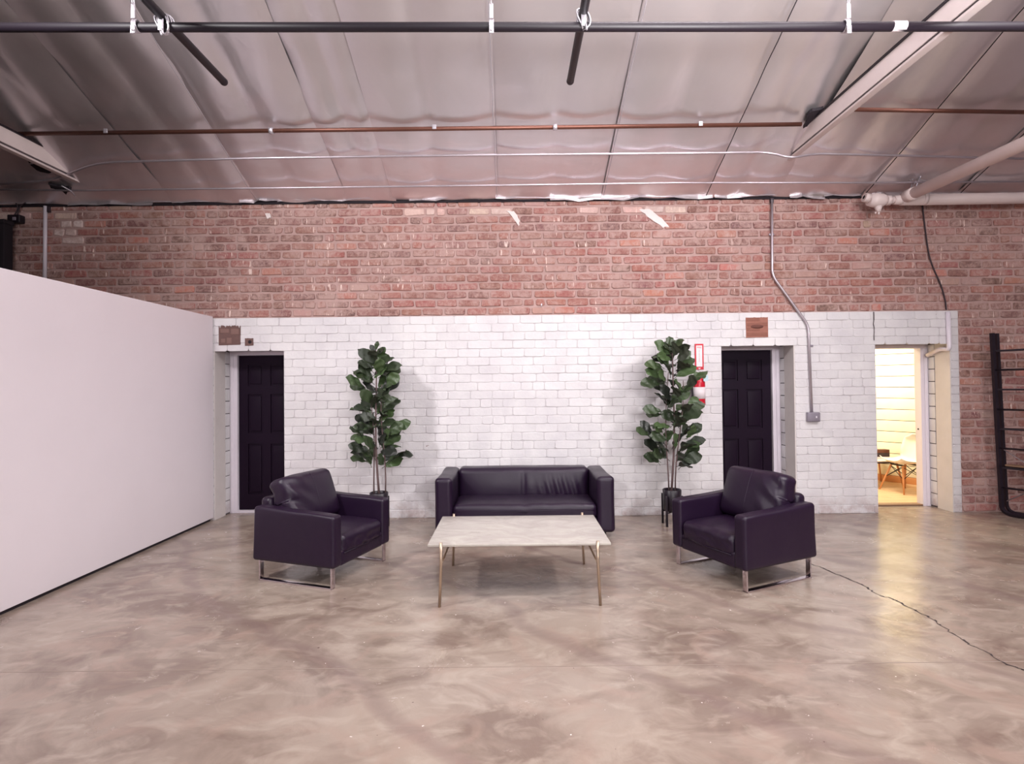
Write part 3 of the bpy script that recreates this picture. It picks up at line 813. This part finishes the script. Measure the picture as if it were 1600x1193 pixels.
# ================================================================== FURNITURE
def wr(p, s, amp, k):  # wrinkle noise
    return noise.noise(Vector((p[0] * s, p[1] * s, p[2] * s + k))) * amp
def armchair(loc, rz, label, seed):
    t = thing('armchair', label, 'armchair', loc, rz, 'pair of black leather armchairs'); k0 = seed * 5.3
    for s in (-1, 1):
        def fa(q, u):
            if u[2] > .0: q.z += .035 * (1 - (u[0] + 1) / 2) * max(0, u[2]) + .002 * math.sin(u[0] * 5 + k0)
            q.x += -.02 * (1 - u[2]) * (1 if u[0] < -.5 else 0) * .5
            q.y += wr(q, 4, .004, k0 + s); return q
        MB().rbox((0, s * .35, .375), (.80, .115, .415), .028, 12, 3, fa).build('arm', M['leather'], t)
    MB().rbox((.01, 0, .225), (.76, .60, .125), .02, 6, 2).build('base', M['leather'], t)
    def fb(q, u):
        q.x += -.05 * (u[2] + 1) / 2; return q
    MB().rbox((-.335, 0, .42), (.12, .60, .50), .045, 8, 3, fb).build('backrest', M['leather'], t)
    def fs(q, u):
        e = (1 - u[0] ** 2) * (1 - u[1] ** 4)
        if u[2] > 0: q.z += .022 * e
        q.x += .012 * (1 - u[1] ** 2) * (1 if u[0] > .5 else 0)
        fr = max(0, u[0] - .35)
        q.x += fr * .018 * noise.noise(Vector((u[1] * 5 + k0, u[2] * 1.5 + u[1] * 2, 1)))
        q.z += wr(q, 6, .008, k0); return q
    sc_ = MB().rbox((.075, 0, .325), (.64, .575, .17), .05, 18, 4, fs).build('seat_cushion', M['leather'], t)
    MB().tube([(.397, -.27, .262), (.402, 0, .262), (.397, .27, .262)], .004, 6).build('seam', M['leather'], sc_)
    def fc(q, u):
        e = (1 - u[1] ** 4) * (1 - u[2] ** 4)
        q.x += (.045 if u[0] > 0 else -.02) * e * (1 if abs(u[0]) > .3 else 0)
        sid = max(0, -u[1] if seed == 1 else u[1])
        q.x += .012 * sid * math.sin(u[2] * 8 + u[1] * 9)
        q.z += -.012 * (abs(u[1]) ** 3) * (1 if u[2] > 0 else -1) + wr(q, 7, .006, k0 + 2); return q
    Mx = Matrix.Translation((-.20, 0, .62)) @ Matrix.Rotation(math.radians(-19), 4, 'Y')
    bc = MB().rbox((0, 0, 0), (.17, .625, .455), .055, 18, 4, fc, Mx).build('back_cushion', M['leather'], t)
    pts = [Mx @ Vector((.085 + .045 * (1 - (z / .23) ** 4), .0, z)) for z in [-.20 + .4 * i / 10 for i in range(11)]]
    MB().tube(pts, .0028, 6).build('seam', M['leather'], bc)
    for s in (-1, 1):
        m = MB(); y = s * .365
        m.box((.352, y - .022, 0), (.364, y + .022, .172), bev=.002).box((-.364, y - .022, 0), (-.352, y + .022, .172), bev=.002).box((-.364, y - .022, 0), (.364, y + .022, .012), bev=.002)
        m.build('sled_leg', M['chrome'], t)
    return t
armchair((-1.655, 4.80, 0), math.radians(-19.5), 'black leather armchair beside the white partition, facing right', 1)
armchair((1.94, 4.668, 0), math.radians(205), 'black leather armchair before the six-panel door, facing left', 2)

# sofa (local x = width, -y = front)
sf = thing('sofa', 'black leather two-seat sofa with boxy arms against the white wall', 'sofa', (.12, 6.07, 0))
HW = .925; y0, y1 = -.42, .42
for s in (-1, 1):
    def fa(q, u):
        q.x += s * .012 * abs(u[1]) + wr(q, 3, .006, s * 4); q.z += wr(q, 3, .004, 9 + s); return q
    MB().rbox((s * (HW - .092), 0, .355), (.184, .84, .58), .045, 14, 4, fa).build('arm', M['leather'], sf)
def fb(q, u):
    e = (1 - u[0] ** 6) * max(0, 1 - u[2] ** 2)
    if u[1] < 0:
        q.y -= .05 * e
        wx = q.x - .42
        if abs(wx) < .36: q.y += .014 * math.sin(wx * 62 + 4 * u[2]) * math.exp(-(wx / .22) ** 2) * max(0, 1 - abs(u[2] + .05) * 1.1)
        q.y += .018 * math.exp(-(q.x / .02) ** 2) * e
    q.z += wr(q, 3, .006, 20); return q
MB().rbox((0, .285, .40), (1.50, .25, .52), .06, 60, 4, fb).build('backrest', M['leather'], sf)
def fs(q, u):
    e = (1 - u[0] ** 6)
    if u[2] > 0: q.z += .025 * e * (1 - u[1] ** 2) + wr(q, 4, .008, 31)
    if u[1] < 0: q.y -= .012 * e
    q.z -= .008 * math.exp(-(q.x / .03) ** 2) * (1 if u[2] > 0 else 0); return q
ss = MB().rbox((0, -.14, .285), (1.50, .55, .155), .05, 40, 4, fs).build('seat_cushion', M['leather'], sf)
MB().tube([(-.73, -.418, .30), (0, -.43, .30), (.73, -.418, .30)], .004, 6).build('seam', M['leather'], ss)
MB().rbox((0, -.02, .145), (1.50, .76, .15), .02, 8, 2).build('base', M['leather'], sf)
for sx in (-1, 1):
    for sy in (-1, 1): MB().tube([(sx * .83, sy * .33, 0), (sx * .83, sy * .33, .075)], .022, 12).build('leg', M['black_metal'], sf)

# coffee table
tx0, tx1 = U(668.5, 849, z=.445), U(956, 849, z=.445); ty1 = U(800, 805, z=.445).y
cxm = (tx0.x + tx1.x) / 2; yf = (tx0.y + tx1.y) / 2; hwx = (tx1.x - tx0.x) / 2; dep = ty1 - yf
ct = thing('coffee_table', 'low white marble coffee table on slim brass legs before the sofa', 'table', (cxm, yf + dep / 2, 0))
hd = dep / 2
MB().rbox((0, 0, .435), (2 * hwx, 2 * hd, .018), .004, 4, 2).build('marble_top', M['marble'], ct)
ax = hwx - .10
for sx in (-1, 1):
    for sy in (-1, 1):
        m = MB(); m.tube([(sx * (ax + .012), sy * (hd + .022), 0), (sx * ax, sy * (hd + .009), .30), (sx * ax, sy * (hd + .009), .462)], .0105, 12)
        m.build('leg', M['brass'], ct)
    MB().tube([(sx * ax, -hd - .009, .30), (sx * ax, hd + .009, .30)], .008, 10).build('side_rail', M['brass'], ct)
    MB().tube([(sx * ax, -hd - .009, .418), (sx * ax, hd + .009, .418)], .008, 10).build('top_rail', M['brass'], ct)
MB().tube([(-ax, 0, .418), (ax, 0, .418)], .007, 8).build('cross_rail', M['brass'], ct)

# ---- fiddle-leaf figs
def leaf_mesh(seed, Lh, Wd):
    q = random.Random(seed); nu, nv = 4, 11; vs = []; fs = []; bend = q.uniform(.1, .55); cup = q.uniform(.05, .3); tw = q.uniform(-.3, .3)
    for j in range(nv + 1):
        t = j / nv; w_ = Wd / 2 * (math.sqrt(max(0, 1 - ((t - .64) / .36) ** 2)) if t > .64 else min(1, t / .10) * .30 + .70 * (math.sin(t / .64 * PI / 2) ** 1.7))
        if j == nv: w_ = Wd * .10
        for i in range(-nu // 2, nu // 2 + 1):
            s = i / (nu / 2); x = Lh * (t - .04 * abs(s) * t)
            z = -bend * Lh * t * t * .5 + cup * abs(s) * w_ + .010 * math.sin(t * 13 + i * 1.3 + seed)
            y = s * w_; y, z = y * math.cos(tw * t) - z * math.sin(tw * t), y * math.sin(tw * t) + z * math.cos(tw * t)
            vs.append((x, y, z))
    for j in range(nv):
        for i in range(nu):
            k = j * (nu + 1) + i; fs.append((k, k + nu + 1, k + nu + 2, k + 1))
    m = MB(); m.add(vs, fs, smooth=True)
    m.tube([(-.04, 0, -.012), (0, 0, 0), (Lh * .5, 0, -bend * Lh * .125 - .001)], [.0035, .003, .0015], 5)
    return m
def plant(cx, cy, env, zb, zt, label, seed, n, axisdx):
    q = random.Random(seed)
    t = thing('potted_fig', label, 'plant', (cx, cy, 0), 0, 'fiddle-leaf fig plants flanking the sofa')
    pot = MB().lathe([(0, .16), (.085, .16), (.098, .18), (.104, .40), (.098, .405), (.090, .40), (.088, .37)], 28).build('pot', M['pot'], t)
    MB().lathe([(0, .375), (.089, .372)], 20).build('soil', M['soil'], pot)
    for k in range(4):
        a = PI / 4 + k * PI / 2; m = MB(); m.box((-.011, -.011, 0), (.011, .011, .345), bev=.002)
        o = m.build('stand_leg', M['wood'] if False else M['rack_metal'], t); o.location = (.122 * math.cos(a), .122 * math.sin(a), 0)
    m = MB(); m.tube([(-.086, -.086, .148), (.086, .086, .148)], .009, 6); m.tube([(-.086, .086, .148), (.086, -.086, .148)], .009, 6); m.build('stand_cross', M['rack_metal'], t)
    stems = []
    for k, (dx, dy, top) in enumerate(((0, 0, zt - .10), (-.045, .02, zb + (zt - zb) * .72), (.055, .01, zb + (zt - zb) * .66))):
        pts = []
        for i in range(9):
            u = i / 8; z = .37 + (top - .37) * u
            pts.append(Vector((dx * (1 + .6 * u) + axisdx * u + .02 * math.sin(u * 5 + k * 2 + seed), dy * (1 + u) + .015 * math.sin(u * 4 + k), z)))
        stems.append(pts); MB().tube(pts, [.014 - .008 * i / 8 if k == 0 else .009 - .005 * i / 8 for i in range(9)], 8).build('stem', M['bark'], t)
    def on(st, z):
        for a, b in zip(st, st[1:]):
            if a.z <= z <= b.z: return a.lerp(b, (z - a.z) / (b.z - a.z))
        return st[-1].copy()
    meshes = []
    for v in range(8):
        mb = leaf_mesh(seed * 10 + v, q.uniform(.19, .25), q.uniform(.115, .15)); o = mb.build('leaf', M['leaf'], t); meshes.append(o.data)
        bpy.data.objects.remove(o)
    for i in range(n):
        f = i / (n - 1); z = zb + (zt - .10 - zb) * f; ang = i * 2.399 + q.uniform(-.4, .4)
        st = stems[i % 3] if z < stems[i % 3][-1].z else stems[0]
        p = on(st, z)
        r = env(f); ln = q.uniform(.85, 1.1)
        dirv = Vector((math.cos(ang), math.sin(ang) * .8, 0))
        elev = math.radians(q.uniform(5, 50) + 30 * max(0, f - .8) * 5 * .5)
        reach = max(0, r - .20) * q.uniform(.5, 1.0)
        p = p + dirv * reach + Vector((0, 0, reach * .4))
        if reach > .03: pass
        xax = (dirv * math.cos(elev) + Vector((0, 0, math.sin(elev)))).normalized()
        if cy + p.y + xax.y * .24 > YW - .04: xax.y = max(0, (YW - .06 - cy - p.y) / .24); xax.normalize()
        sc0 = ln * (.8 if f > .93 else 1) * min(1.0, max(.62, r / .24))
        tiltv = Vector((q.uniform(-.7, .7), q.uniform(-1.7, -.1), .8)); y_ = tiltv.cross(xax).normalized(); z_ = xax.cross(y_)
        R4 = Matrix(((xax.x, y_.x, z_.x, p.x), (xax.y, y_.y, z_.y, p.y), (xax.z, y_.z, z_.z, p.z), (0, 0, 0, 1))) @ Matrix.Scale(sc0, 4)
        o = bpy.data.objects.new('leaf', meshes[q.randrange(8)]); C.objects.link(o); o.parent = t; o.matrix_local = R4
    return t
def envL(f):
    return (.30 + .06 * math.sin(f * 9)) if f < .75 else .32 - (f - .75) * .75
PLx = U(592, 770, y=6.2).x; PRx = U(1050, 770, y=6.2).x
plant(PLx, 6.2, envL, .66, 2.12, 'tall fiddle-leaf fig in black pot behind the left armchair', 3, 100, -.04)
plant(PRx, 6.2, lambda f: envL(f) + .04, .62, 2.16, 'tall fiddle-leaf fig in black pot beside the red fire sign', 6, 104, .05)

# ---- black rack at the right edge
rk = thing('shelf_rack', 'tall black metal rack with many rungs at the right edge', 'rack', (0, 0, 0))
b0 = U(1566, 808, y=6.46); b0.z = 0; d1 = Vector((.45, -.893, 0)); d2 = Vector((.893, .45, 0))
top0 = U(1550, 520, y=6.46); lean = Vector((top0.x - b0.x, .0, 0)) / 2.17
rk.location = b0
H_ = top0.z
def rp(a, b, z): return d1 * a + d2 * b + Vector((lean.x * z, 0, z))
for b in (0, .12):
    m = MB()
    m.tube(rounded([rp(0, b, H_), rp(0, b, .03), rp(.9, b, .03), rp(.9, b, H_)], .10, 6), .025 if b == 0 else .02, 4)
    m.sm = [False] * len(m.sm); m.build('side_frame', M['rack_metal'], rk)
for i, yy in enumerate((548, 578, 608, 639, 669, 699, 729, 760)):
    z = U(1556, yy, y=6.5).z; m = MB()
    if i in (0, 2, 4, 6):
        m.add([rp(.02, .0, z - .012), rp(.88, .0, z - .012), rp(.88, .12, z - .012), rp(.02, .12, z - .012), rp(.02, .0, z + .008), rp(.88, .0, z + .008), rp(.88, .12, z + .008), rp(.02, .12, z + .008)],
              [(3, 2, 1, 0), (4, 5, 6, 7), (0, 1, 5, 4), (1, 2, 6, 5), (2, 3, 7, 6), (3, 0, 4, 7)])
        m.build('shelf', M['rack_metal'], rk)
    else: m.tube([rp(.0, 0, z), rp(.9, 0, z)], .012, 8).build('rung', M['rack_metal'], rk)
zb_ = U(1568, 726, y=6.5).z
m = MB(); m.box((0, 0, 0), (.01, .01, .01)) ; m = MB()
vs = [rp(.05, .01, zb_ + .0), rp(.85, .01, zb_), rp(.85, .11, zb_), rp(.05, .11, zb_)]; m.add(vs + [v + Vector((0, 0, .018)) for v in vs], [(3, 2, 1, 0), (4, 5, 6, 7), (0, 1, 5, 4), (1, 2, 6, 5), (2, 3, 7, 6), (3, 0, 4, 7)])
m.build('wood_board', simple('worn_brown_board', (128, 98, 78), .6), rk)
m = MB(); z1_, z2_ = U(1560, 702, y=6.5).z, U(1560, 782, y=6.5).z
m.tube([rp(.02, .08, z1_), rp(.88, .08, z2_)], .006, 6); m.tube([rp(.02, .08, z2_), rp(.88, .08, z1_)], .006, 6); m.build('brace_wire', M['galv'], rk)

# ================================================================== SIDE ROOM
m = MB(); m.box((3.85, YB, -.12), (7.3, 11.1, -.008)); sfl = struct(m.build('floor_side_room', M['shadowgap']), 'pale wooden plank floor seen through the open doorway', 'floor')
q = random.Random(21); y = YB + .002; r_ = 0
while y < 11:
    x = 3.85 - q.uniform(0, 1)
    while x < 7.3:
        L_ = q.uniform(.9, 1.5); k = q.uniform(.9, 1.03)
        MB().box((max(3.85, x) + .002, y, -.008), (min(7.3, x + L_) - .002, min(11.05, y + .136), .0), (k, k, k)).build('plank', M['plank'], sfl)
        x += L_
    y += .14
aW, bW = Vector((4.55, 11.0, 0)), Vector((7.05, 7.15, 0)); dw = (bW - aW); Lw = dw.length; ang = math.atan2(dw.y, dw.x)
sw_ = MB().box((0, .02, 0), (Lw, .12, 2.6)).build('wall_side_room', M['shadowgap']); struct(sw_, 'cream horizontal board wall seen through the open doorway', 'wall')
sw_.location = aW; sw_.rotation_euler = (0, 0, ang)
z = .10
while z < 2.58:
    MB().box((0, 0, z + .005), (Lw, .021, min(2.6, z + .176 - .004)), bev=.003).build('board', M['warmwall'], sw_); z += .176
MB().box((0, -.012, 0), (Lw, .021, .10), bev=.003).build('skirting', M['wood'], sw_)
for lo, hi in (((3.85, YB, 0), (3.95, 11.1, 2.6)), ((3.95, 11.0, 0), (4.6, 11.1, 2.6)), ((6.9, YB, 0), (7.3, YB + .1, 2.6))):
    struct(MB().box(lo, hi).build('wall_side_room_end', M['warmwall']))
struct(MB().box((3.85, YB, 2.6), (7.3, 11.1, 2.7)).build('ceiling_side_room', M['warmwall']))

# shell chair
fc_ = U(1412, 770, z=0)
ch = thing('shell_chair', 'white shell chair on wooden dowel legs inside the side room', 'chair', (fc_.x + .10, fc_.y + .12, 0), math.radians(188))
vs = []; fs = []; nu, nv = 12, 14
for j in range(nv + 1):
    t = j / nv
    for i in range(nu + 1):
        s = (i / nu) * 2 - 1
        if t < .5: x = .22 - t / .5 * .40; zc_ = .44 - .03 * math.sin(t * 2 * PI) + (.02 if t < .06 else 0)
        else: k = (t - .5) / .5; x = -.18 - .10 * k ** .8; zc_ = .43 + .38 * k
        wv = .235 * (1 - .25 * max(0, t - .6) / .4) * (.8 + .2 * min(1, t * 5))
        if t > .9: wv *= math.sqrt(max(.05, 1 - ((t - .9) / .1) ** 2)) * .9 + .1
        vs.append((x + .08 * s * s * (t > .45) * min(1, (t - .45) * 4), s * wv, zc_ + .05 * abs(s) ** 3 * (1 if t < .6 else .3)))
for j in range(nv):
    for i in range(nu): k = j * (nu + 1) + i; fs.append((k, k + 1, k + nu + 2, k + nu + 1))
m = MB(); m.add(vs, fs, smooth=True); sh = m.build('shell', M['shell'], ch); md = sh.modifiers.new('s', 'SOLIDIFY'); md.thickness = .008
for sx in (-1, 1):
    for sy in (-1, 1):
        MB().tube([(sx * .115, sy * .10, .385), (sx * .215, sy * .215, .0)], [.016, .010], 10).build('leg', M['wood'], ch)
m = MB()
T = lambda sx, sy, k: Vector((sx * (.115 + .10 * k), sy * (.10 + .115 * k), .385 * (1 - k)))
for a, b in (((-1, -1), (1, -1)), ((1, -1), (1, 1)), ((1, 1), (-1, 1)), ((-1, 1), (-1, -1))):
    m.tube([T(*a, .05), T(*b, .48)], .005, 6); m.tube([T(*b, .05), T(*a, .48)], .005, 6)
for sx in (-1, 1): m.tube([(sx * .115, -.11, .39), (sx * .115, .11, .39)], .012, 8)
m.build('wire_brace', M['black_metal'], ch)
# side table with box
tt = U(1395, 716, y=8.5)
tb = thing('side_table', 'white round-edged table with dark rim inside the side room', 'table', (tt.x - .42, 8.5, 0))
MB().rbox((0, 0, tt.z), (.9, .6, .022), .008, 4, 2).build('table_top', M['shell'], tb)
MB().box((-.44, -.301, tt.z - .03), (.44, -.27, tt.z - .011)).build('rim', M['darkdrip'], tb)
for sx in (-1, 1):
    for sy in (-1, 1): MB().tube([(sx * .33, sy * .2, tt.z - .012), (sx * .40, sy * .25, 0)], [.016, .011], 8).build('leg', M['wood'], tb)
bb = U(1381, 713, y=8.42)
bxo = thing('storage_box', 'small dark box standing on the table in the side room', 'box', (bb.x - .05, 8.42, tt.z + .0115))
MB().box((-.1, -.06, 0), (.1, .06, .035), bev=.003).build('tray', M['sign_white'], bxo)
MB().box((-.1, -.06, .036), (.1, .06, .095), bev=.003).build('body', M['darkdrip'], bxo)
MB().box((-.1, -.06, .096), (.1, .06, .145), bev=.003).build('lid', M['copper'], bxo)
